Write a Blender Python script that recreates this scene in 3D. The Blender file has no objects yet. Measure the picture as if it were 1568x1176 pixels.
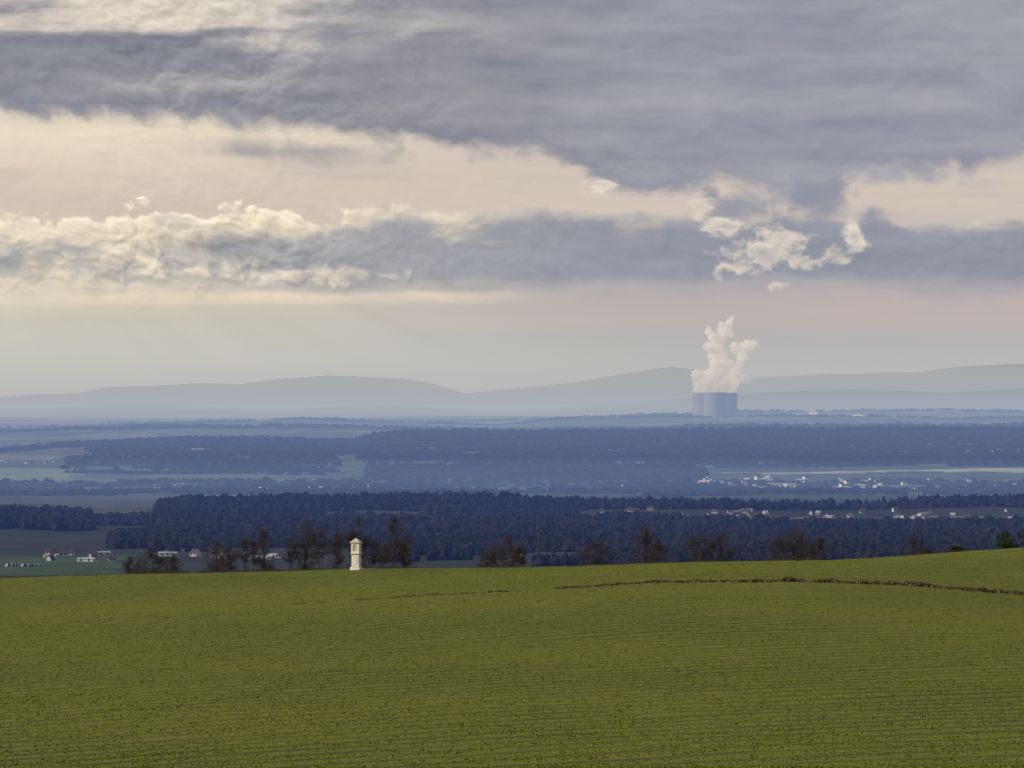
import bpy, math, random
import numpy as np
random.seed(7); rng=np.random.default_rng(7)
F=9500.0
scene=bpy.context.scene
def lin(r,g,b):
    f=lambda c:(c/255/12.92 if c/255<=0.04045 else ((c/255+0.055)/1.055)**2.4)
    return (f(r),f(g),f(b),1)
# ------------------------------------------------------------ terrain
def sn(x,y,seed,scale,octs=4):
    r=np.random.default_rng(seed); out=0; a=1.0; tot=0
    for o in range(octs):
        for k in range(5):
            th=r.uniform(0,2*np.pi); ph=r.uniform(0,6.28); f=2*np.pi/scale*(2**o)*r.uniform(.7,1.4)
            out=out+a*np.sin((x*np.cos(th)+y*np.sin(th))*f+ph)*0.45
        tot+=a; a*=0.55
    return out/tot
ROWS=[
(250,[(0,1178),(1568,1172)]),
(400,[(0,1016),(784,1003),(1568,1000)]),
(560,[(0,947),(430,926),(710,909),(1000,892),(1200,889),(1400,897),(1568,911)]),
(700,[(0,885),(200,880),(440,875),(550,871),(800,868),(1050,861),(1270,858),(1400,850),(1568,838)]),
(725,[(0,889),(550,875),(800,872),(1050,866),(1270,863),(1400,856),(1568,845)]),
(900,[(0,950),(784,930),(1568,900)]),
(1500,[(0,970),(1568,950)]),
(2300,[(0,905),(1568,905)]),
(3000,[(0,856),(1568,852)]),
(4000,[(0,815),(1568,815)]),
(4700,[(0,795),(150,798),(250,797),(1568,795)]),
(5250,[(0,786),(170,790),(250,774),(400,768),(560,766),(700,768),(900,773),(1100,776),(1350,775),(1568,772)]),
(6500,[(0,779),(1568,779)]),
(8500,[(0,752),(1568,752)]),
(10000,[(0,722),(784,727),(1568,722)]),
(12000,[(0,700),(784,698),(1568,697)]),
(14000,[(0,691),(100,681),(180,676),(300,673),(450,673),(545,675),(565,668),(610,664),(700,662),(900,662),(1100,660),(1300,657),(1568,657)]),
(15500,[(0,690),(1568,682)]),
(18000,[(0,661),(100,657),(220,654),(460,652),(600,656),(800,659),(1100,653),(1568,651)]),
(20000,[(0,672),(1568,665)]),
(23000,[(0,655),(120,654),(300,647),(450,642),(600,646),(760,651),(850,643),(1000,638),(1300,637),(1450,641),(1568,640)]),
(24600,[(0,665),(900,660),(1568,660)]),
(27000,[(0,648),(400,645),(784,644),(1000,634),(1200,630),(1400,628),(1568,630)]),
(31000,[(0,640),(300,641),(784,637),(1568,640)]),
(36000,[(0,640),(1568,640)]),
(44000,[(0,626),(200,618),(420,626),(600,618),(760,630),(960,616),(1150,602),(1300,594),(1450,602),(1568,592)]),
(49000,[(0,640),(1568,640)]),
(58000,[(-700,590),(-300,600),(0,607),(60,601),(120,600),(165,592),(230,593),(300,588),(370,588),(420,580),(500,574),(560,578),(620,582),(660,588),(715,604),(760,597),(830,589),(880,584),(950,574),(1030,562),(1070,567),(1150,579),(1270,571),(1400,570),(1470,562),(1568,556),(1900,565),(2300,590)]),
(64000,[(0,645),(1568,645)]),
]
RD=np.array([r[0] for r in ROWS],float)
def zfun(x,D):
    x=np.asarray(x,float); D=np.asarray(D,float)
    px=784+F*x/np.maximum(D,1.0)
    Z=np.stack([-(np.interp(px,[p[0] for p in r[1]],[p[1] for p in r[1]])-640)/F*r[0] for r in ROWS])
    k=np.clip(np.searchsorted(RD,D)-1,0,len(RD)-2)
    t=np.clip((D-RD[k])/(RD[k+1]-RD[k]),0,1)
    z0=np.take_along_axis(Z,k[None],0)[0]; z1=np.take_along_axis(Z,(k+1)[None],0)[0]
    z=z0*(1-t)+z1*t
    near=np.clip(D/250,0,1)
    z=np.where(D<250,-2+(z0+2)*near,z)
    amp=np.interp(D,[0,250,700,1500,3000,14000,30000,45000,60000],[.03,.05,.08,1.0,2.0,3.0,3.5,14,16])
    z=z+amp*np.where(D>30000,sn(x,D,3,2600),np.where(D>900,sn(x,D,1,420),sn(x,D,2,28)))
    return z
def P(px,py,D): return ((px-784)/F*D, D, -(py-640)/F*D)
def wx(px,D): return (px-784)/F*D
PER=5.2
def rowphase(x,s): return s*(2*np.pi/PER)+1.6*np.sin(x*.09+s*.02)+1.1*np.sin(s*.11+x*.03)

# forests: px0,px1,D0,D1,spacing,height,density threshold
FORESTS=[
(-900,140,4150,4800,5.5,9,-.9),
(120,270,4300,4700,6,7,-.5),
(560,2300,2750,3250,6,6,.10),
(170,2300,3250,4000,6,6,.08),
(240,900,4000,5000,6.2,7,.06),
(240,900,5000,5250,6.2,8,-.9),
(900,2300,4000,4500,6.5,7,.0),
(880,2300,5080,5280,6.5,8,-.4),
(-1200,130,5150,5280,9,7,0.0),
(560,1080,9300,11000,14,8,.05),
(100,520,9800,11800,16,8,.15),
(545,2900,11200,13300,14,8,-.10),
(545,2900,13300,14100,14,9,-.6),
(1080,2900,10500,11200,16,8,.0),
(-1500,545,13350,14100,16,9,-.35),
(130,545,12000,13350,16,8,.0),
(-1500,3000,17750,18100,18,9,-.3),
(-1500,3000,22850,23050,18,9,-.1),
(300,3000,26800,27050,22,10,.1),
(-1500,3000,7800,9200,16,8,.25),
]
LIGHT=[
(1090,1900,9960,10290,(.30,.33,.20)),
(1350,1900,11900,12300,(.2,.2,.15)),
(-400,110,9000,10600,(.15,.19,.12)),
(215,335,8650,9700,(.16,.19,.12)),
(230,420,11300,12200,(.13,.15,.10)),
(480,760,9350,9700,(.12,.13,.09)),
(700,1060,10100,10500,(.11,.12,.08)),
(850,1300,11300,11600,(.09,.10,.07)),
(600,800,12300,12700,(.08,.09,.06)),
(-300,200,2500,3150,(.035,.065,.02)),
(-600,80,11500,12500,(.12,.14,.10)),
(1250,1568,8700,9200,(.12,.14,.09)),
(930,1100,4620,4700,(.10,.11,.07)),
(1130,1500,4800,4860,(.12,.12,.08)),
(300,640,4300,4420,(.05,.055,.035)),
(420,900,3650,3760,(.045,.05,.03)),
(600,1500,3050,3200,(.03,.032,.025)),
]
def fnoise(i,x,D): return sn(x*.5,D*1.4,80+i,260,3)
def forest_mask(x,D):
    px=784+F*x/np.maximum(D,1.0); m=np.zeros(np.shape(x),bool)
    for i,(a,b,d0,d1,s,h,th) in enumerate(FORESTS):
        j=25*sn(x,D,50+i,200,2)
        m|=(px>a+j)&(px<b+j)&(D>d0)&(D<d1)&(fnoise(i,x,D)>th)
    return m
cols=np.concatenate([np.arange(-4000,-300,70),np.arange(-300,1900,4),np.arange(1900,5600,70)]).astype(float)
rows=np.concatenate([np.arange(-220,250,20),np.arange(250,735,3),np.arange(735,3000,25),np.arange(3000,5500,14),
    np.arange(5500,14500,40),np.arange(14500,25000,100),np.arange(25000,64001,300)]).astype(float)
CC,RR=np.meshgrid(cols,rows)
X=(CC-784)/F*np.maximum(RR,700); Y=RR
Z=zfun(X,Y)
nr,nc=X.shape
def np_mesh(name,verts,faces,mats,matidx=None,smooth=False,attr=None,fn=None):
    me=bpy.data.meshes.new(name)
    n,k=faces.shape
    me.vertices.add(len(verts)); me.vertices.foreach_set('co',np.asarray(verts,np.float32).ravel())
    me.loops.add(n*k); me.loops.foreach_set('vertex_index',faces.astype(np.int32).ravel())
    me.polygons.add(n); me.polygons.foreach_set('loop_start',np.arange(0,n*k,k,dtype=np.int32))
    me.polygons.foreach_set('loop_total',np.full(n,k,np.int32))
    if matidx is not None: me.polygons.foreach_set('material_index',matidx.astype(np.int32))
    me.polygons.foreach_set('use_smooth',np.full(n,smooth))
    if attr is not None:
        a=me.color_attributes.new('landcover','FLOAT_COLOR','POINT')
        a.data.foreach_set('color',attr.astype(np.float32).ravel())
    me.update(calc_edges=True)
    ob=bpy.data.objects.new(name,me); scene.collection.objects.link(ob)
    for m in mats: me.materials.append(m)
    return ob
idx=np.arange(nr*nc).reshape(nr,nc)
tf=np.stack([idx[:-1,:-1],idx[:-1,1:],idx[1:,1:],idx[1:,:-1]],-1).reshape(-1,4)
pal=np.array([(.03,.04,.022),(.04,.038,.028),(.025,.03,.018),(.055,.062,.04),(.03,.038,.02),(.075,.075,.055)])  # dark land colours; cloud shadow over the middle distance is put into them
cx=np.floor(X/330+.6*sn(X,Y,11,900,2)); cy=np.floor(Y/420+.5*sn(X,Y,12,800,2))
h=np.abs(np.sin(cx*12.9898+cy*78.233)*43758.5453)%1
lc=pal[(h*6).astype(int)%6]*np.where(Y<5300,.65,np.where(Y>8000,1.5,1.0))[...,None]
PX=784+F*X/np.maximum(Y,1)
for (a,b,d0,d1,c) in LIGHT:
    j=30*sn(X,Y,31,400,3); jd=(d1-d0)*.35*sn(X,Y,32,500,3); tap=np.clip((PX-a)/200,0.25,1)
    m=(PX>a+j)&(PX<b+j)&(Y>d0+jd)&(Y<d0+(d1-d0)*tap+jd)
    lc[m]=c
fm=forest_mask(X,Y); lc[fm]=(.012,.015,.012)
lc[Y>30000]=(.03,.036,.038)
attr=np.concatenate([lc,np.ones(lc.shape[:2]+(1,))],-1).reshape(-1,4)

# ------------------------------------------------------------ node helper
class E:
    def __init__(s,nt,sock): s.nt=nt; s.s=sock
    def _m(s,op,*a,clamp=False):
        n=s.nt.nodes.new('ShaderNodeMath'); n.operation=op; n.use_clamp=clamp
        for i,v in enumerate(a):
            if isinstance(v,E): s.nt.links.new(v.s,n.inputs[i])
            else: n.inputs[i].default_value=v
        return E(s.nt,n.outputs[0])
    def __add__(s,o): return s._m('ADD',s,o)
    def __radd__(s,o): return s._m('ADD',o,s)
    def __sub__(s,o): return s._m('SUBTRACT',s,o)
    def __rsub__(s,o): return s._m('SUBTRACT',o,s)
    def __mul__(s,o): return s._m('MULTIPLY',s,o)
    def __rmul__(s,o): return s._m('MULTIPLY',o,s)
    def max(s,o): return s._m('MAXIMUM',s,o)
    def min(s,o): return s._m('MINIMUM',s,o)
    def div(s,o): return s._m('DIVIDE',s,o)
    def sqrt(s): return s._m('SQRT',s)
    def sin(s): return s._m('SINE',s)
    def clamp(s): return s._m('ADD',s,0.0,clamp=True)
    def ss(s,a,b,lo=0.0,hi=1.0):
        n=s.nt.nodes.new('ShaderNodeMapRange'); n.interpolation_type='SMOOTHSTEP'
        s.nt.links.new(s.s,n.inputs[0])
        if a>b: a,b,lo,hi=b,a,hi,lo
        n.inputs[1].default_value=a; n.inputs[2].default_value=b; n.inputs[3].default_value=lo; n.inputs[4].default_value=hi
        return E(s.nt,n.outputs[0])
def comb(nt,x,y,z=0.0):
    n=nt.nodes.new('ShaderNodeCombineXYZ')
    for i,v in enumerate((x,y,z)):
        if isinstance(v,E): nt.links.new(v.s,n.inputs[i])
        else: n.inputs[i].default_value=v
    return n.outputs[0]
def noise(nt,vec,scale,detail=5,rough=.55,dist=0.0):
    n=nt.nodes.new('ShaderNodeTexNoise'); nt.links.new(vec,n.inputs['Vector'])
    n.inputs['Scale'].default_value=scale; n.inputs['Detail'].default_value=detail
    n.inputs['Roughness'].default_value=rough; n.inputs['Distortion'].default_value=dist
    return E(nt,n.outputs['Fac'])
def voro(nt,vec,scale):
    n=nt.nodes.new('ShaderNodeTexVoronoi'); n.voronoi_dimensions='2D'; n.feature='SMOOTH_F1'; nt.links.new(vec,n.inputs['Vector'])
    n.inputs['Scale'].default_value=scale; n.inputs['Smoothness'].default_value=.4; n.inputs['Detail'].default_value=2.0; n.inputs['Roughness'].default_value=.55
    return E(nt,n.outputs['Distance'])
def mixc(nt,f,a,b,mode='MIX'):
    n=nt.nodes.new('ShaderNodeMix'); n.data_type='RGBA'; n.blend_type=mode
    if isinstance(f,E): nt.links.new(f.s,n.inputs[0])
    else: n.inputs[0].default_value=f
    for i,v in ((6,a),(7,b)):
        if isinstance(v,(tuple,list)): n.inputs[i].default_value=v if len(v)==4 else (*v,1)
        else: nt.links.new(v,n.inputs[i])
    return n.outputs[2]
def ramp(nt,e,lo,hi,pts,color=False):
    t=(e-lo)*(1.0/(hi-lo))
    n=nt.nodes.new('ShaderNodeValToRGB'); nt.links.new(t.s,n.inputs[0]); cr=n.color_ramp
    while len(cr.elements)<len(pts): cr.elements.new(.5)
    for i,(p,c) in enumerate(pts):
        cr.elements[i].position=(p-lo)/(hi-lo)
    for i,(p,c) in enumerate(pts):
        cr.elements[i].color=c if color else (c,c,c,1)
    return n.outputs[0]
def curve(nt,e,lo,hi,pts,mn,mx):
    o=ramp(nt,e,lo,hi,[(p,(v-mn)/(mx-mn)) for p,v in pts])
    return E(nt,o)*(mx-mn)+mn
def newmat(name,rough=.9):
    m=bpy.data.materials.new(name); m.use_nodes=True; nt=m.node_tree
    b=nt.nodes['Principled BSDF']; b.inputs['Roughness'].default_value=rough
    b.inputs['Specular IOR Level'].default_value=.1
    return m,nt,b
def posxyz(nt):
    g=nt.nodes.new('ShaderNodeNewGeometry'); s=nt.nodes.new('ShaderNodeSeparateXYZ')
    nt.links.new(g.outputs['Position'],s.inputs[0])
    return g.outputs['Position'],[E(nt,s.outputs[i]) for i in range(3)]
def simplemat(name,c1,c2,scale=1.0,rough=.9,detail=3):
    m,nt,b=newmat(name,rough); p,_=posxyz(nt)
    n=noise(nt,p,scale,detail).ss(.3,.7)
    nt.links.new(mixc(nt,n,c1,c2),b.inputs['Base Color']); return m

# ground material
gm,nt,b=newmat('ground_soil_and_crops')
pos,(gx,gy,gz)=posxyz(nt)
s=gy-gx*1.2+gx*gx*0.012
v1=comb(nt,gx*0.05,s*0.5); v2=comb(nt,gx*0.22,s*1.1); v3=comb(nt,gx*7.0,gy*1.1)
n1=noise(nt,v1,1.0,5,.65); n2=noise(nt,v2,1.0,4,.6); n3=noise(nt,v3,1.0,3,.7)
c=mixc(nt,n1.ss(.35,.65),(.112,.140,.013),(.150,.168,.018))
c=mixc(nt,n3.ss(.4,.75)*.4,c,(.07,.09,.011))
ph=s*(2*math.pi/PER)+(gx*.09+s*.02).sin()*1.6+(s*.11+gx*.03).sin()*1.1
row=ph.sin()
c=mixc(nt,row.ss(.25,.75)*n2.ss(.32,.52,.2,1.0)*.85,c,(.030,.034,.010))
c=mixc(nt,(ph*3.0+1.3).sin().ss(.3,.9)*.32,c,(.033,.04,.011))
c=mixc(nt,n2.ss(.55,.75)*.42,c,(.065,.078,.012))
big=noise(nt,comb(nt,gx*.02,gy*.012),1.0,4).ss(.35,.65)
c=mixc(nt,big*.40,c,(.165,.158,.018))
at=nt.nodes.new('ShaderNodeVertexColor'); at.layer_name='landcover'
fn=noise(nt,comb(nt,gx*.012,gy*.006),1.0,6,.65).ss(.25,.75,.6,1.35)
vm=nt.nodes.new('ShaderNodeVectorMath'); vm.operation='SCALE'; nt.links.new(at.outputs[0],vm.inputs[0]); nt.links.new(fn.s,vm.inputs['Scale'])
c=mixc(nt,gy.ss(735,800),c,vm.outputs[0])
nt.links.new(c,b.inputs['Base Color'])
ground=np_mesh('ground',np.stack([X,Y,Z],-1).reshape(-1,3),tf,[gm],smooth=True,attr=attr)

# ------------------------------------------------------------ crop tufts
def tufts(name,x,y,h,w,mats,midx=None,nb=3):
    n=len(x); z=zfun(x,y)
    V=[];Fc=[];M=[]
    for k in range(nb):
        a=rng.uniform(0,np.pi,n); ox=rng.normal(0,.08,n); oy=rng.normal(0,.12,n)
        lean=rng.normal(0,.35,n)*h
        bx=x+ox; by=y+oy
        v=np.stack([np.stack([bx-np.cos(a)*w/2,by-np.sin(a)*w/2,z-.01],-1),
                    np.stack([bx+np.cos(a)*w/2,by+np.sin(a)*w/2,z-.01],-1),
                    np.stack([bx+lean,by+rng.normal(0,.3,n)*h,z+h*rng.uniform(.6,1.2,n)],-1)],1)
        V.append(v.reshape(-1,3)); Fc.append(np.arange(3*n).reshape(n,3)+3*n*k)
        M.append(midx if midx is not None else np.zeros(n,int))
    return np_mesh(name,np.concatenate(V),np.concatenate(Fc),mats,np.concatenate(M))
N=400000
u=rng.uniform(0,1,N); yy=235+(715-235)*u**1.25
xx=rng.uniform(-1,1,N)*(16+yy*.09)
ss_=yy-xx*1.2+xx*xx*.012
rp=np.sin(rowphase(xx,ss_))
dens=np.where(rp>.25,.05,.62)+.22*sn(xx*.25,ss_,62,9,3)
keep=rng.uniform(0,1,N)<dens
xx,yy=xx[keep],yy[keep]
mA=simplemat('crop_leaf_green',(.105,.142,.011),(.138,.165,.016),.15)
mB=simplemat('crop_leaf_yellow',(.175,.192,.022),(.16,.175,.018),.2)
mC=simplemat('crop_leaf_dark',(.072,.10,.010),(.09,.118,.013),.2)
mi=rng.choice(3,len(xx),p=[.6,.2,.2])
tufts('crop_grass',xx,yy,rng.uniform(.03,.065,len(xx)),rng.uniform(.06,.16,len(xx)),[mA,mB,mC],mi,2)
# dry grass bank along the field boundary
n=26000
pxs=430+(2100-430)*rng.uniform(0,1,n)**.75
keep=(sn(pxs,pxs*0,71,160,3)>-.75+(pxs<900)*.45); pxs=pxs[keep]; n=len(pxs)
Db=560+1.5*sn(pxs,pxs*0,77,300,2)+rng.normal(0,.55,n); k=np.clip((pxs-430)/900,.12,1)
bh=rng.uniform(.10,.30,n)*k*(1+.6*sn(pxs,pxs*0,72,45,2))
mD=simplemat('dry_grass',(.14,.10,.05),(.22,.165,.09),.8); mE=simplemat('bank_soil_dark',(.035,.028,.018),(.06,.048,.03),.8)
tufts('dry_grass_bank',(pxs-784)/F*Db,Db,np.abs(bh),rng.uniform(.12,.4,n),[mD,mE],rng.choice(2,n,p=[.55,.45]),3)

# ------------------------------------------------------------ forests
fa=simplemat('forest_conifer',(.006,.009,.009),(.010,.013,.011),.03)  # forest albedo kept extra dark in place of cloud shadow
fb=simplemat('forest_bare_broadleaf',(.012,.012,.013),(.017,.016,.016),.03)
for i,(a,b_,d0,d1,sp,hh,th) in enumerate(FORESTS):
    dm=(d0+d1)/2; w=(b_-a)/F*dm; cnt=int(w*(d1-d0)/sp**2)
    D=rng.uniform(d0,d1,cnt); px=rng.uniform(a,b_,cnt); x=wx(px,D)
    j=25*sn(x,D,50+i,200,2)
    ok=(px>a+j)&(px<b_+j)&(fnoise(i,x,D)>th)
    D,x=D[ok],x[ok]; n=len(x)
    if n==0: continue
    z=zfun(x,D)-.5
    con=rng.uniform(0,1,n)<.6+.5*sn(x,D,90,300,2)
    H=hh*rng.uniform(.6,1.12,n)*(1+.3*sn(x,D,91,150,3)); R=sp*np.where(con,rng.uniform(.3,.48,n),rng.uniform(.5,.75,n))
    prof=[(0,.75),(.35,1.0),(.7,.55)]
    K=5; V=np.zeros((n,len(prof)*K+1,3))
    for r_,(t,rr) in enumerate(prof):
        rrr=np.where(con,rr*(1-.15*(t>.5)),min(1,rr*1.25))
        for q in range(K):
            ang=2*np.pi*q/K+rng.uniform(-.5,.5,n); rad=R*rrr*rng.uniform(.7,1.25,n)
            V[:,r_*K+q,0]=x+np.cos(ang)*rad; V[:,r_*K+q,1]=D+np.sin(ang)*rad; V[:,r_*K+q,2]=z+H*t*np.where(con,1,1.15)
    V[:,-1,0]=x; V[:,-1,1]=D; V[:,-1,2]=z+H
    fl=[]
    for r_ in range(len(prof)-1):
        for q in range(K):
            A=r_*K+q;B=r_*K+(q+1)%K;fl+= [(A,B,B+K),(A,B+K,A+K)]
    base=(len(prof)-1)*K
    for q in range(K): fl.append((base+q,base+(q+1)%K,len(prof)*K))
    fl=np.array(fl); nv=len(prof)*K+1
    Fc=(fl[None]+np.arange(n)[:,None,None]*nv).reshape(-1,3)
    M=np.repeat(np.where(con,0,1),len(fl))
    np_mesh('forest',V.reshape(-1,3),Fc,[fa,fb],M)

# ------------------------------------------------------------ villages
wall=simplemat('plaster_walls',(.26,.25,.24),(.50,.49,.46),.05); roofr=simplemat('roof_tiles',(.045,.038,.036),(.075,.06,.054),.05); roofg=simplemat('roof_light_metal',(.22,.24,.27),(.4,.42,.44),.05)
wall2=simplemat('white_walls',(.65,.64,.62),(.82,.8,.77),.05)
wind=simplemat('window_glass',(.03,.035,.04),(.05,.055,.06),.1)
def village(name,lst,wm=None):
    V=[];Fq=[];M=[]
    def q(pts,m):
        b0=len(V); V.extend(pts); Fq.append([b0,b0+1,b0+2,b0+3]); M.append(m)
    for (px,D,w,d,h,kind) in lst:
        x=wx(px,D); z=float(zfun(np.array([x]),np.array([D]))[0])-.5; h+=.5
        a=random.uniform(-.9,.9); ca,sa=math.cos(a),math.sin(a)
        T=lambda X_,Y_,Z_:(x+ca*X_-sa*Y_,D+sa*X_+ca*Y_,z+Z_)
        w2,d2=w/2,d/2; rh=h+ (d*.38 if kind!=2 else d*.1); rm=1 if kind==0 else 2
        q([T(-w2,-d2,0),T(w2,-d2,0),T(w2,-d2,h),T(-w2,-d2,h)],0)
        q([T(w2,d2,0),T(-w2,d2,0),T(-w2,d2,h),T(w2,d2,h)],0)
        for sx in(-1,1):
            q([T(sx*w2,-d2,0),T(sx*w2,d2,0),T(sx*w2,d2,h),T(sx*w2,-d2,h)],0)
            q([T(sx*w2,-d2,h),T(sx*w2,d2,h),T(sx*w2,0.01,rh),T(sx*w2,-0.01,rh)],0)
        o=.4
        q([T(-w2-o,-d2-o,h-.2),T(w2+o,-d2-o,h-.2),T(w2+o,0,rh+.1),T(-w2-o,0,rh+.1)],rm)
        q([T(-w2-o,d2+o,h-.2),T(w2+o,d2+o,h-.2),T(w2+o,0,rh+.1),T(-w2-o,0,rh+.1)],rm)
        nw=max(2,int(w/3))
        for k in range(nw):
            wx0=-w2+(k+.5)*w/nw
            q([T(wx0-.5,-d2-.05,h*.4),T(wx0+.5,-d2-.05,h*.4),T(wx0+.5,-d2-.05,h*.4+1.3),T(wx0-.5,-d2-.05,h*.4+1.3)],3)
    np_mesh(name,np.array(V),np.array(Fq),[wm or wall,roofr,roofg,wind],np.array(M))
def scatter(n,p0,p1,d0,d1,big=.15,s=1.0):
    L=[]
    for _ in range(n):
        k=random.random()
        if k<big: L.append((random.uniform(p0,p1),random.uniform(d0,d1),random.uniform(10,20)*s,7*s,2.4*s,2))
        else: L.append((random.uniform(p0,p1),random.uniform(d0,d1),random.uniform(4,8)*s,5*s,random.uniform(1.8,3)*s,0 if random.random()<.8 else 1))
    return L
village('village_houses',scatter(12,70,195,2950,3200,.1,.6)+[(p,2830,3.2,2,1.1,2) for p in (14,22,38,47,54)]+[(258,3080,9,4,1.8,2),(300,3090,4,4,2,0),(345,3080,5,4,1.8,2),(420,3100,6,4,1.6,2)]+scatter(7,240,440,3040,3150,.2,.5))
village('village_houses',[(p,3240,random.uniform(1.5,3),2,1.2,2) for p in np.linspace(795,900,12)]+scatter(5,700,900,3250,3270,.1,.5))
village('village_houses',scatter(48,920,1430,4560,5000,.12,.75)+scatter(8,1050,1190,4850,5050,.4,.6)+scatter(8,1430,1568,4600,5000,.1,.7))
village('village_houses',scatter(26,370,580,8450,8700,.2,1.4)+scatter(5,180,360,8450,8700,.2,1.2),wall2)
village('village_houses',scatter(75,1070,1350,8500,9400,.12,1.3)+[(1105,8800,34,12,4,2)]+scatter(24,940,1560,8500,9400,.15,1.2),wall2)
village('village_houses',[(305,12600,34,12,4,2),(548,6300,8,6,5,1)]+scatter(8,0,150,10700,11400,.2,1.0)+scatter(12,1480,1568,11800,12300,.2,1.2))

# ------------------------------------------------------------ bare trees
bark=simplemat('bark_twigs',(.050,.042,.043),(.090,.070,.064),1.5)
def tubes(name,segs,mats,K=3):
    S=np.array(segs,float); p0,p1,r0,r1=S[:,0:3],S[:,3:6],S[:,6],S[:,7]
    d=p1-p0; L=np.linalg.norm(d,axis=1,keepdims=True)+1e-9; d/=L
    up=np.where(np.abs(d[:,2:3])<.9,np.array([[0,0,1.]]),np.array([[1.,0,0]]))
    a=np.cross(d,up); a/=np.linalg.norm(a,axis=1,keepdims=True); b=np.cross(d,a)
    n=len(S); V=np.zeros((n,2*K,3))
    for q in range(K):
        o=a*math.cos(2*math.pi*q/K)+b*math.sin(2*math.pi*q/K)
        V[:,q]=p0+o*r0[:,None]; V[:,K+q]=p1+o*r1[:,None]
    fl=np.array([(q,(q+1)%K,K+(q+1)%K,K+q) for q in range(K)])
    return np_mesh(name,V.reshape(-1,3),(fl[None]+np.arange(n)[:,None,None]*2*K).reshape(-1,4),mats)
from mathutils import Vector
def bare_tree(name,px,D,toppy,wpx,stems=1,levels=5,up=.25,rmin=.009,dens=4):
    x=wx(px,D); z=float(zfun(np.array([x]),np.array([D]))[0])
    H=-(toppy-640)/F*D-z; W=wpx/F*D*.5
    base=max(0.25,H-W*(2.7 if stems<3 else 1.7))
    segs=[]
    lob=[(random.uniform(0,6.28),random.uniform(.65,1.1)) for _ in range(7)]
    def crownpt():
        while True:
            a=random.uniform(0,6.28); t=random.random()
            r=math.sqrt(random.random())
            prof=math.sin(math.pi*min(1,(t*.80+.12)))**.7
            l=min(lob,key=lambda q:abs((q[0]-a+3.14)%6.28-3.14))[1]
            return Vector((math.cos(a)*r*W*prof*l,math.sin(a)*r*W*prof*l,base+(H-base)*t*(1-.18*r*r)*(.86+.14*l)))
    def limb(p,q,r0,r1,n=4,wob=.08):
        L=(q-p).length; pts=[p]
        for i in range(1,n+1):
            t=i/n; c=p.lerp(q,t); c.z-= -math.sin(t*math.pi)*L*.05
            if i<n: c+=Vector([random.gauss(0,wob*L) for _ in range(3)])*.6
            pts.append(c)
        for i in range(n): segs.append((*pts[i],*pts[i+1],r0+(r1-r0)*i/n,r0+(r1-r0)*(i+1)/n))
        return pts
    mains=[]
    if stems<3:
        for s_ in range(stems):
            top=Vector((random.gauss(0,.12)*W*stems,random.gauss(0,.15)*W,H*.93))
            mains.append(limb(Vector((random.gauss(0,.2)*(stems>1),0,0)),top,.15,.03,7,.025))
    else:
        for s_ in range(stems+3):
            q=crownpt(); q.z=max(q.z,H*.65); mains.append(limb(Vector((random.gauss(0,.35),random.gauss(0,.35),0)),q,.06,.02,5,.05))
    allp=[p for m in mains for p in m[1:]]
    second=[]
    for _ in range(48):
        q=crownpt(); cand=[p for p in allp if p.z<q.z+.1] or allp
        p=min(cand,key=lambda c:(c-q).length+ .5*abs(c.z-(q.z-.6*(Vector((c.x-q.x,c.y-q.y,0))).length)))
        second+=limb(p,q,.032,.012,4,.07)[1:]
    third=[]
    for _ in range(260):
        p=random.choice(second); out=(Vector((p.x,p.y,(p.z-base)*.7))).normalized() if p.length>0 else Vector((0,0,1))
        d=(out*.6+Vector([random.gauss(0,.5) for _ in range(3)])+Vector((0,0,up))).normalized()
        third+=limb(p,p+d*W*random.uniform(.2,.5),.011,.006,3,.08)[1:]
    for _ in range(2800):
        p=random.choice(third); d=(Vector([random.gauss(0,.6) for _ in range(3)])+Vector((0,0,.25+up))).normalized()
        q=p+d*W*random.uniform(.10,.34); segs.append((*p,*q,rmin*.75,rmin*.4))
    S=np.array(segs)
    for c in (0,3):
        S[:,c]+=x; S[:,c+1]+=D; S[:,c+2]+=z-.1
    return tubes(name,S,[bark])
TR=[(206,790,850,36,3,.1),(232,780,840,46,4,.1),(264,800,850,34,3,.1),(330,800,824,48,1,.3),(350,790,836,44,3,.2),(402,800,806,52,1,.3),
(380,790,826,40,3,.2),(448,790,830,34,3,.2),(466,790,800,56,2,.25),(488,800,812,48,3,.2),(514,785,812,42,2,.3),(546,800,798,60,2,.3),(572,800,820,48,3,.2),(588,795,834,32,3,.2),(604,790,794,48,1,.4),
(622,800,820,36,2,.3),(770,790,822,62,4,.12),(744,800,844,32,3,.1),(794,795,836,34,3,.1),(916,800,828,52,3,.15),(984,790,809,50,2,.3),(1006,800,830,40,3,.2),(1070,780,820,46,4,.12),(1100,782,820,50,4,.12),
(1194,780,822,46,4,.12),(1222,780,810,60,4,.15),(1252,785,824,40,4,.15),(1402,780,818,44,2,.3),(1420,760,838,28,3,.2),(1466,740,838,22,3,.1)]
for (px,D,tp,w,st,up) in TR:
    bare_tree('bare_tree' if st<3 else 'bare_shrub',px,D,tp,w,st,5,up,.009,4)
scr=simplemat('scrub_twigs',(.05,.038,.028),(.09,.065,.045),1.0)
segs=[]
for (a,b_,n,hm,D0) in [(0,200,200,.25,730),(200,290,300,.5,735),(300,440,350,.3,735),(440,640,450,.35,735),(730,800,120,.35,735),(880,1040,150,.2,730),(1060,1110,100,.3,730),(1170,1260,200,.4,730),(1380,1500,150,.3,720)]:
    for _ in range(n):
        px=random.uniform(a,b_); D=D0+random.uniform(-6,6); x=wx(px,D)
        for k in range(3):
            hgt=random.uniform(.4,1)*hm
            segs.append((x,D,0,x+random.gauss(0,.25),D+random.gauss(0,.3),hgt,.014,.007))
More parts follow.
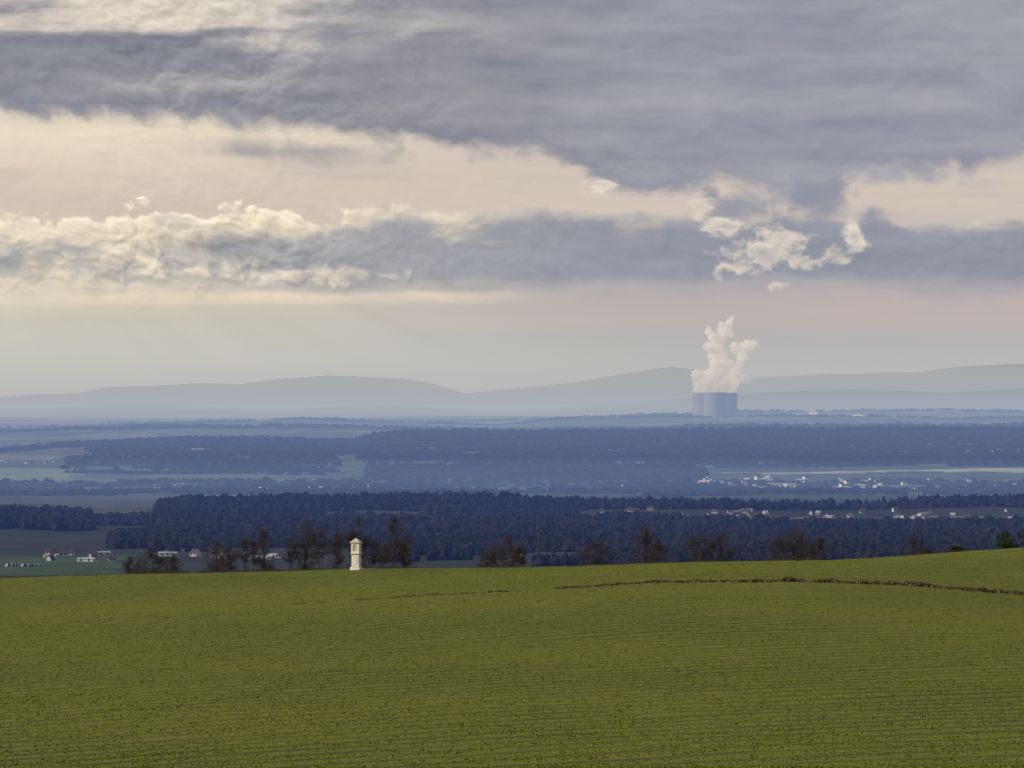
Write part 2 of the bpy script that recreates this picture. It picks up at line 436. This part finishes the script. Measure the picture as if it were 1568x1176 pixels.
S=np.array(segs); gz_=zfun(S[:,0],S[:,1]); S[:,2]+=gz_; S[:,5]+=gz_+np.maximum(0,(zfun(S[:,0]*700/S[:,1],np.full(len(S),700.))*S[:,1]/700-gz_))
tubes('scrub',S,[scr])
# evergreen bushes
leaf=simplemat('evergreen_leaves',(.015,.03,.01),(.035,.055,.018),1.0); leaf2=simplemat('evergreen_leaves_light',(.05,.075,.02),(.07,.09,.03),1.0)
def evergreen(px,D,toppy,wpx):
    x=wx(px,D); z=float(zfun(np.array([x]),np.array([D]))[0]); H=-(toppy-640)/F*D-z; W=wpx/F*D
    cl=[(random.gauss(0,.28)*W,random.gauss(0,.28)*W,H*random.uniform(.3,.9),random.uniform(.12,.24)*W) for _ in range(16)]
    V=[];M=[]
    for _ in range(5000):
        c=random.choice(cl); v=Vector([random.gauss(0,1) for _ in range(3)]).normalized()*c[3]*random.uniform(.6,1.1)
        p=Vector((x+c[0],D+c[1],z+c[2]))+v; s_=.09
        for k in range(3): V.append(p+Vector([random.uniform(-s_,s_) for _ in range(3)]))
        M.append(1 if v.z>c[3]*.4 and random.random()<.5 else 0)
    ob=np_mesh('evergreen_bush',np.array([tuple(v) for v in V]),np.arange(len(V)).reshape(-1,3),[leaf,leaf2,bark],np.array(M))
    sg=[(x,D,z,x+c[0],D+c[1],z+c[2],.05,.02) for c in cl]
    t=tubes('stems',sg,[bark]); t.parent=ob
evergreen(1546,735,814,38); evergreen(1466,730,838,22)

# ------------------------------------------------------------ wayside shrine
sh=bpy.data.objects.new('wayside_shrine',None); scene.collection.objects.link(sh)
white=simplemat('shrine_white_plaster',(.74,.71,.64),(.82,.79,.72),3.0); yel=simplemat('shrine_yellow_trim',(.62,.50,.26),(.70,.56,.32),3.0)
tile=simplemat('shrine_roof',(.48,.42,.34),(.56,.50,.42),3.0); dark=simplemat('niche_paint',(.50,.44,.33),(.6,.52,.4),3.0); iron=simplemat('iron_cross',(.05,.05,.05),(.09,.08,.07),3)
import bmesh
def box(name,w,d,h,z,mat,y=0,x=0,taper=1.0,bev=.015):
    bm=bmesh.new(); bmesh.ops.create_cube(bm,size=1)
    for v in bm.verts:
        t=taper if v.co.z>0 else 1
        v.co=Vector((v.co.x*w*t,v.co.y*d*t,(v.co.z+.5)*h))
    if bev: bmesh.ops.bevel(bm,geom=bm.edges[:],offset=bev,segments=1,affect='EDGES')
    me=bpy.data.meshes.new(name); bm.to_mesh(me); bm.free(); me.materials.append(mat)
    o=bpy.data.objects.new(name,me); scene.collection.objects.link(o); o.parent=sh; o.location=(x,y,z); return o
box('plinth',1.10,1.10,.45,-.15,white); box('plinth_cap',1.0,1.0,.08,.30,yel)
box('shaft',.84,.84,1.35,.38,white); box('shaft_panel',.5,.02,1.0,.55,yel,y=-.425,bev=0); box('shaft_panel_inner',.42,.02,.92,.59,white,y=-.437,bev=0)
box('lower_cornice',1.08,1.08,.10,1.73,yel)
def lantern():
    w,h=.92,1.05; nw=.24; nh=.5; z0=.2
    arch=[(-nw,z0),(nw,z0)]+[(nw*math.cos(a),z0+nh+nw*math.sin(a)) for a in np.linspace(0,math.pi,9)]
    V=[];Fs=[];M=[]
    for side in range(4):
        a=side*math.pi/2; ca,sa=math.cos(a),math.sin(a)
        def T(X_,Y_,Z_): return (ca*X_-sa*Y_,sa*X_+ca*Y_,Z_)
        outer=[(-w/2,0),(w/2,0),(w/2,h*.5),(w/2,h),(w*.25,h),(w*.12,h),(0,h),(-w*.12,h),(-w*.25,h),(-w/2,h),(-w/2,h*.5)]
        b0=len(V); n=len(arch)
        for p in outer: V.append(T(p[0],-w/2,p[1]))
        for p in arch: V.append(T(p[0],-w/2,p[1]))
        for p in arch: V.append(T(p[0],-w/2+.07,p[1]))
        for i in range(n):
            j=(i+1)%n
            Fs.append((b0+i,b0+j,b0+11+j,b0+11+i)); M.append(0)
            Fs.append((b0+11+i,b0+11+j,b0+22+j,b0+22+i)); M.append(1)
        Fs.append(tuple(b0+22+i for i in range(n))); M.append(2)
    me=bpy.data.meshes.new('lantern'); me.from_pydata(V,[],Fs)
    for m in (white,yel,dark): me.materials.append(m)
    me.polygons.foreach_set('material_index',M)
    o=bpy.data.objects.new('lantern',me); scene.collection.objects.link(o); o.parent=sh; o.location=(0,0,1.83)
lantern()
box('upper_cornice',1.12,1.12,.09,2.88,yel); box('roof_eave',1.2,1.2,.05,2.97,tile)
box('roof',1.14,1.14,.42,3.02,tile,taper=.12,bev=0)
box('cross_post',.03,.03,.3,3.42,iron,bev=0); box('cross_arm',.16,.028,.03,3.58,iron,bev=0)
Ds=692; xs=wx(545.5,Ds); sh.location=(xs,Ds,float(zfun(np.array([xs]),np.array([Ds]))[0])); sh.rotation_euler=(0,0,math.radians(-16)); sh.scale=(1.0,1.0,1.03)

# ------------------------------------------------------------ power station
conc=simplemat('tower_concrete',(.20,.195,.185),(.22,.215,.205),.01)
def tower(px,D,H=150):
    x=wx(px,D); zt=(640-601.5)/F*24600
    K=48; prof=[]
    for t in np.linspace(0,1,24):
        hh=t*H; zz=(hh-H*.77)/(H*.77); r=46*math.sqrt(1+.5*zz*zz) if zz<0 else 46*math.sqrt(1+.9*zz*zz)
        prof.append((r,hh))
    prof=prof+[(prof[-1][0]-1.2,H),(prof[-1][0]-2,H-25)]
    V=[(x+r*math.cos(2*math.pi*k/K),D+r*math.sin(2*math.pi*k/K),zt-H+h_) for r,h_ in prof for k in range(K)]
    Fq=[(i*K+k,i*K+(k+1)%K,(i+1)*K+(k+1)%K,(i+1)*K+k) for i in range(len(prof)-1) for k in range(K)]
    np_mesh('cooling_tower',np.array(V),np.array(Fq),[conc],smooth=True)
# towers standing close behind one another: seen from here they read as one wide block
tower(1078.5,24500); tower(1111,24720); tower(1095,24270); tower(1101,25300)
village('power_plant_buildings',[(1205,23080,30,20,9,2),(1225,23090,50,20,14,2),(1247,23100,34,20,18,2),(1268,23090,60,20,12,2),(1292,23100,40,20,9,2),(1320,23100,70,20,7,2),(1180,23100,30,18,6,2)],wall2)

# steam (scattering volume of droplets with an added glow)
def steam(name,blobs,D,seed):
    r=random.Random(seed); bm=bmesh.new()
    for (px,py,rad) in blobs:
        c=Vector(P(px,py,D)); R=rad/F*D*1.04
        c.y+=r.gauss(0,8)
        for k in range(10):
            if k==0: o=Vector((0,0,0)); rr=R*.95
            else:
                o=Vector([r.gauss(0,1) for _ in range(3)]).normalized()*R*r.uniform(.3,.9); rr=R*r.uniform(.28,.55)
            m=bmesh.ops.create_icosphere(bm,subdivisions=2,radius=rr)
            for v in m['verts']: v.co+=c+o
    me=bpy.data.meshes.new(name); bm.to_mesh(me); bm.free()
    ob=bpy.data.objects.new(name,me); scene.collection.objects.link(ob)
    m=ob.modifiers.new('r','REMESH'); m.mode='VOXEL'; m.voxel_size=2.6; m.use_smooth_shade=True
    sm=ob.modifiers.new('s','SMOOTH'); sm.iterations=6; sm.factor=.5
    for sc_,st in ((30,28),(11,14),(5,6)):
        tx=bpy.data.textures.new('puff','CLOUDS'); tx.noise_scale=sc_; tx.noise_depth=3
        d=ob.modifiers.new('d','DISPLACE'); d.texture=tx; d.texture_coords='GLOBAL'; d.strength=st; d.mid_level=.5
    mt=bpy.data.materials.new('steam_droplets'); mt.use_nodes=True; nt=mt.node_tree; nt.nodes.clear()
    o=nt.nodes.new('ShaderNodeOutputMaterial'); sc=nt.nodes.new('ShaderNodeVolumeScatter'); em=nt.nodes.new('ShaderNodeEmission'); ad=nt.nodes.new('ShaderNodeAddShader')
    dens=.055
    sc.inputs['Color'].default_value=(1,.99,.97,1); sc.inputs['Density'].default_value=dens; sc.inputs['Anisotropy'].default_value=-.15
    em.inputs[0].default_value=(1,.89,.77,1); em.inputs[1].default_value=dens*.30   # added glow standing in for multiply scattered daylight
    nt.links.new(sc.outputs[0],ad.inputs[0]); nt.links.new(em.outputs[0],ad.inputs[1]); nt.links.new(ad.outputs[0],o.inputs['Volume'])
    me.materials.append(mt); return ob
B=[(1066,598,6),(1074,597,7),(1084,598,7),(1095,598,8),(1106,598,7),(1116,598,7),(1124,598,6),
(1068,588,8),(1080,586,10),(1066,574,7),(1096,586,11),(1110,586,11),(1124,586,9),(1136,582,8),(1145,583,6),(1078,574,9),(1092,572,11),(1108,570,11),
(1124,572,10),(1094,558,9),(1106,556,10),(1120,558,9),(1131,558,9),(1136,546,9),(1146,530,9),(1138,534,10),(1126,534,9),(1154,527,6),
(1093,546,9),(1106,543,9),(1086,532,8),(1098,530,10),(1093,517,9),(1085,509,6),(1104,516,10),(1110,505,9),(1116,495,7),(1105,498,6),(1118,513,6),(1120,488,4)]
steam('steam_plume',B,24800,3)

# ------------------------------------------------------------ haze (uniform absorbing layers; emission stands in for daylight scattered by the air)
def haze(name,x0,x1,y0,y1,z0,z1,sig,A):
    V=[(x,y,z) for x in(x0,x1) for y in(y0,y1) for z in(z0,z1)]
    Fq=np.array([(0,1,3,2),(4,6,7,5),(0,4,5,1),(2,3,7,6),(0,2,6,4),(1,5,7,3)])
    m=bpy.data.materials.new(name); m.use_nodes=True; nt=m.node_tree; nt.nodes.clear()
    o=nt.nodes.new('ShaderNodeOutputMaterial'); ab=nt.nodes.new('ShaderNodeVolumeAbsorption'); em=nt.nodes.new('ShaderNodeEmission'); ad=nt.nodes.new('ShaderNodeAddShader')
    S=max(sig)*1.0001
    ab.inputs[0].default_value=tuple(1-s_/S for s_ in sig)+(1,); ab.inputs[1].default_value=S
    e=[a*s_ for a,s_ in zip(A,sig)]; me_=max(e)
    em.inputs[0].default_value=tuple(v/me_ for v in e)+(1,); em.inputs[1].default_value=me_
    nt.links.new(ab.outputs[0],ad.inputs[0]); nt.links.new(em.outputs[0],ad.inputs[1]); nt.links.new(ad.outputs[0],o.inputs['Volume'])
    np_mesh(name,np.array(V,float),Fq,[m])
haze('haze',-45000,45000,1200,66000,-600,95,(1.4e-5,2.2e-5,5.6e-5),(.40,.44,.48))
haze('haze',-44500,44500,8800,65500,-590,90,(1.9e-5,2.0e-5,1.4e-5),(.43,.45,.48))
haze('haze',-44000,44000,26000,65000,-550,430,(4.3e-5,4.3e-5,3.4e-5),(.50,.52,.50))
haze('haze',-43000,43000,6800,13200,-500,-72,(1.05e-4,1.2e-4,1.3e-4),(.26,.32,.43))

# ------------------------------------------------------------ world
SUN_AZ=math.radians(-105); SUN_EL=math.radians(27)
w=bpy.data.worlds.new('World'); scene.world=w; w.use_nodes=True; nt=w.node_tree; nt.nodes.clear()
w.cycles.sampling_method='NONE'
out=nt.nodes.new('ShaderNodeOutputWorld'); bg1=nt.nodes.new('ShaderNodeBackground'); bg2=nt.nodes.new('ShaderNodeBackground'); mxs=nt.nodes.new('ShaderNodeMixShader')
sky=nt.nodes.new('ShaderNodeTexSky'); sky.sky_type='NISHITA'; sky.sun_disc=False; sky.sun_elevation=SUN_EL; sky.sun_rotation=SUN_AZ
nt.links.new(sky.outputs[0],bg1.inputs[0]); bg1.inputs[1].default_value=.08
tc=nt.nodes.new('ShaderNodeTexCoord'); sp=nt.nodes.new('ShaderNodeSeparateXYZ'); nt.links.new(tc.outputs['Generated'],sp.inputs[0])
dx,dy,dz=[E(nt,sp.outputs[i]) for i in range(3)]
az=dx._m('ARCTAN2',dx,dy); el=dz._m('ARCSINE',dz)
u=az*95.0+7.84; v=6.40-el*95.0
nW=noise(nt,comb(nt,u*.9,v*1.2,7.7),1.0,4,.55)-.5
def fB(uu,vv): return (noise(nt,comb(nt,uu*.8+nW*1.2,vv*1.7,4.1),1.0,4,.55)-.5)*2.4
def fV(uu,vv): return .45-voro(nt,comb(nt,uu*1.0+nW*1.1,vv*1.35+nW*.7),1.9)
nA=(noise(nt,comb(nt,u*.28,v*.9,1.3),1.0,4,.55)-.5)*2.2
nC=(noise(nt,comb(nt,u*.13+nW*.25,v*1.4,8.8),1.0,5,.55)-.5)*2.2
nS=(noise(nt,comb(nt,u*3.2+nW*2.0,v*4.2,3.0),1.0,5,.65)-.5)*2.4
nB=fB(u,v); nV=fV(u,v)
relB=fB(u-.09,v-.13)-nB; relV=fV(u-.04,v-.07)-nV
left=u.ss(11.5,1.0)
heads=u.ss(1.2,2.0)*u.ss(5.4,4.4)
vs=v+nC*.35
L_=ramp(nt,vs,-1,7,[(-1,lin(190,185,182)),(0,lin(208,198,184)),(1.4,lin(210,201,186)),(2.1,lin(236,222,199)),(2.6,lin(222,207,188)),(3.1,lin(212,197,181)),(3.9,lin(216,206,186)),(4.45,lin(218,208,186)),(4.8,lin(204,200,184)),(5.4,lin(211,207,190)),(5.85,lin(228,216,197)),(7,lin(220,215,202))],True)
R_=ramp(nt,vs,-1,7,[(-1,lin(160,162,172)),(1.4,lin(170,168,172)),(2.7,lin(210,197,185)),(3.2,lin(212,198,186)),(3.9,lin(180,175,175)),(4.5,lin(180,172,171)),(4.9,lin(190,179,174)),(5.3,lin(180,176,173)),(6.0,lin(192,186,181)),(7,lin(198,193,188))],True)
col=mixc(nt,left,R_,L_)
col=mixc(nt,(nC*1.5+nB*.6-.15).ss(0,.6)*v.ss(4.4,3.6)*.40,col,mixc(nt,left,lin(170,168,174),lin(192,184,173)))
# mid cumulus bank
top=curve(nt,u,-2,18,[(-2,3.2),(0,3.22),(1.5,3.22),(2.0,3.02),(2.7,3.05),(3.2,3.2),(3.6,2.90),(4.3,2.98),(4.7,3.24),(5.4,3.12),(6.2,3.06),(7,3.14),(8.5,3.12),(10,3.2),(11,3.3),(12.8,3.34),(15.7,3.34),(18,3.3)],2.5,4)
puff=u.ss(8.5,4.5,.25,1.0)
broken=nA.ss(-.5,.35).max(heads)
d=v-top+nS*.07+nB*.07+nV*(.26*puff+heads*.10)-.02
bot=v+nC*.28+nB*.20
m=d.ss(-.02,.10)*bot.ss(4.6,4.1)
shade=relV*(puff*-1.6-heads*1.4)+relB*-.8+nS*.06
cloudy=(nA*.9+nB*.8+nC*.4-nV*.6*puff+u.ss(1.0,8.0,-.65,.50)+d.ss(.0,.8,-.50,.14)+.20)
body=mixc(nt,cloudy.ss(-.35,.5),lin(228,215,192),mixc(nt,left,lin(143,147,160),lin(170,170,168)))
rim=d.ss(.28,.02)*u.ss(12,8.5,.1,1.0)*(broken*.65+.35)
body=mixc(nt,rim*(nB*.5+.85).clamp(),body,mixc(nt,left,lin(214,202,188),lin(250,238,214)))
col=mixc(nt,m*.95,col,body)
g=((u-3.5)*(u-3.5)*.55+(v-3.78)*(v-3.78)*9.0).sqrt()+nB*.40-nV*.7+nS*.1
col=mixc(nt,g.ss(1.2,.4)*.85,col,lin(150,152,154))
g=((u-2.6)*(u-2.6)*3.0+(v-3.35)*(v-3.35)*22.0).sqrt()+nB*.4-nV*.9
col=mixc(nt,g.ss(1.0,.3)*.5,col,lin(172,170,165))
lh=((u-4.2)*(u-4.2)*.10+(v-4.2)*(v-4.2)*22.0).sqrt()+nB*.5-nV*.8+nS*.35
col=mixc(nt,lh.ss(.95,.30)*.6,col,lin(228,215,192))
# dark upper deck
low=curve(nt,u,-2,18,[(-2,1.85),(0,1.92),(3,2.0),(5,2.15),(6.5,2.38),(7.5,2.6),(8.2,2.45),(8.9,2.75),(9.3,3.05),(10.4,3.16),(11,3.0),(11.7,3.2),(12.5,3.45),(12.9,3.0),(13.2,2.9),(14.5,2.86),(15.3,2.8),(15.7,2.58),(18,2.5)],1.5,4)
dd=low-v+nB*.19+nS*.10+nC*.14+nV*.20
dm=dd.ss(-.05,.30)
deckR=mixc(nt,(nC*1.1+.5+nB*.4).clamp(),lin(138,142,158),lin(168,168,176))
deckL=mixc(nt,(nC*1.0+.44+nB*.4).clamp(),lin(118,122,136),lin(162,160,165))
deck=mixc(nt,u.ss(6,11),deckL,deckR)
deck=mixc(nt,dd.ss(.7,.15)*.45*u.ss(13,9),deck,lin(120,124,140))
topgap=v.ss(1.35,.45)*u.ss(9.5,3.0)
streak=(nC*1.7+nA*1.2+nB*.5+topgap*.80-.22).ss(0,.85)
deck=mixc(nt,streak*(topgap*.82+.14),deck,mixc(nt,left,lin(180,179,186),lin(222,211,195)))
thin=(nA*.9+nC*1.0+nB*.5+v.ss(1.5,2.1,-.9,.05)).ss(0,.7)*u.ss(9,5)
col=mixc(nt,dm*(1.0-thin*.7)*.97,col,deck)
b2=(nB*.45+nV*.4+nC*.5+nS*.1)+1.0-((u-4.4)*(u-4.4)*.05+(v-2.32)*(v-2.32)*9.0).sqrt()
col=mixc(nt,b2.ss(.30,1.1)*.78,col,lin(156,154,158))
# thin cream streak and right-hand bank
st=(v-4.52+nC*.12+nB*.06); stm=st.ss(-.10,0.0)*st.ss(.18,.04)*u.ss(8.3,6.9)*(nB*1.2+nA*.5+.7).clamp()
col=mixc(nt,stm*.8,col,lin(234,219,194))
st=(v-4.62+nC*.30+nB*.2); stm=st.ss(-.15,.08)*st.ss(.7,.1)*u.ss(9,13)*.6*(nB*1.0+.8).clamp()
col=mixc(nt,stm,col,lin(196,181,174))
# drifting steam joined to the deck
def blob(cx,cy,rx,ry):
    a=(u-cx)*(1/rx); b_=(v-cy)*(1/ry); return 1.0-(a*a+b_*b_).sqrt()
def plume(blobs,nz):
    f=None
    for bb in blobs:
        q=blob(*bb); f=q if f is None else f.max(q)
    return f+nz
darkp=plume([(12.2,3.55,1.1,.70),(12.6,3.1,.7,.6),(11.2,3.2,.8,.45),(10.9,3.0,.3,.3),(13.3,3.5,.5,.4)],nB*.4+nV*.5)
col=mixc(nt,darkp.ss(-.1,.6)*.88,col,lin(143,147,160))
lp=plume([(11.7,3.86,.95,.34),(11.3,4.05,.48,.24),(11.95,3.62,.65,.26),(13.08,3.62,.26,.48),(12.85,3.92,.5,.2),(12.35,4.02,.4,.2),(11.0,4.18,.16,.22),(11.9,4.4,.2,.11),(10.75,3.15,.40,.28),(11.1,3.45,.50,.24),(9.2,2.85,.45,.2)],nV*.55+nS*.60+nB*.40-.08)
edge=lp.ss(-.02,.50)*lp.ss(1.2,.45,.40,1.0)
lit=edge*(shade*1.5+nS*.6+.74).clamp()
col=mixc(nt,lit*.88,col,lin(228,216,199))
# faint shafts of light under the bank
ang=(u+1.0).div((v-2.0).max(.3))
sh_=(noise(nt,comb(nt,ang*1.6,0.0,2.0),1.0,3,.6)-.5)*v.ss(3.9,4.8)*v.ss(6.4,5.4)*u.ss(9,5)
relief=shade*.22+nS*.02
amt=(m*.9).max(dm*.45).max(edge)+.18
fine=relief*amt*v.ss(5.0,4.3)+1.0+sh_*.45
vm=nt.nodes.new('ShaderNodeVectorMath'); vm.operation='SCALE'; nt.links.new(col,vm.inputs[0]); nt.links.new(fine.s,vm.inputs['Scale'])
nt.links.new(vm.outputs[0],bg2.inputs[0]); bg2.inputs[1].default_value=1.0
cover=el.ss(.12,.9,.97,.75)
nt.links.new(cover.s,mxs.inputs[0]); nt.links.new(bg1.outputs[0],mxs.inputs[1]); nt.links.new(bg2.outputs[0],mxs.inputs[2]); nt.links.new(mxs.outputs[0],out.inputs[0])

# sun
sl=bpy.data.lights.new('sun','SUN'); sl.energy=3.3; sl.angle=math.radians(.5); sl.color=(1,.93,.8)
so=bpy.data.objects.new('sun',sl); scene.collection.objects.link(so)
sd=Vector((math.sin(SUN_AZ)*math.cos(SUN_EL),math.cos(SUN_AZ)*math.cos(SUN_EL),math.sin(SUN_EL)))
so.rotation_euler=sd.to_track_quat('Z','Y').to_euler()

cam=bpy.data.cameras.new('camera'); co=bpy.data.objects.new('camera',cam); scene.collection.objects.link(co)
cam.sensor_width=36; cam.lens=36*F/1568; cam.clip_start=1; cam.clip_end=200000
co.rotation_euler=(math.radians(90)+math.atan(52/F),0,0); scene.camera=co
scene.view_settings.view_transform='Standard'; scene.view_settings.look='None'; scene.view_settings.exposure=0
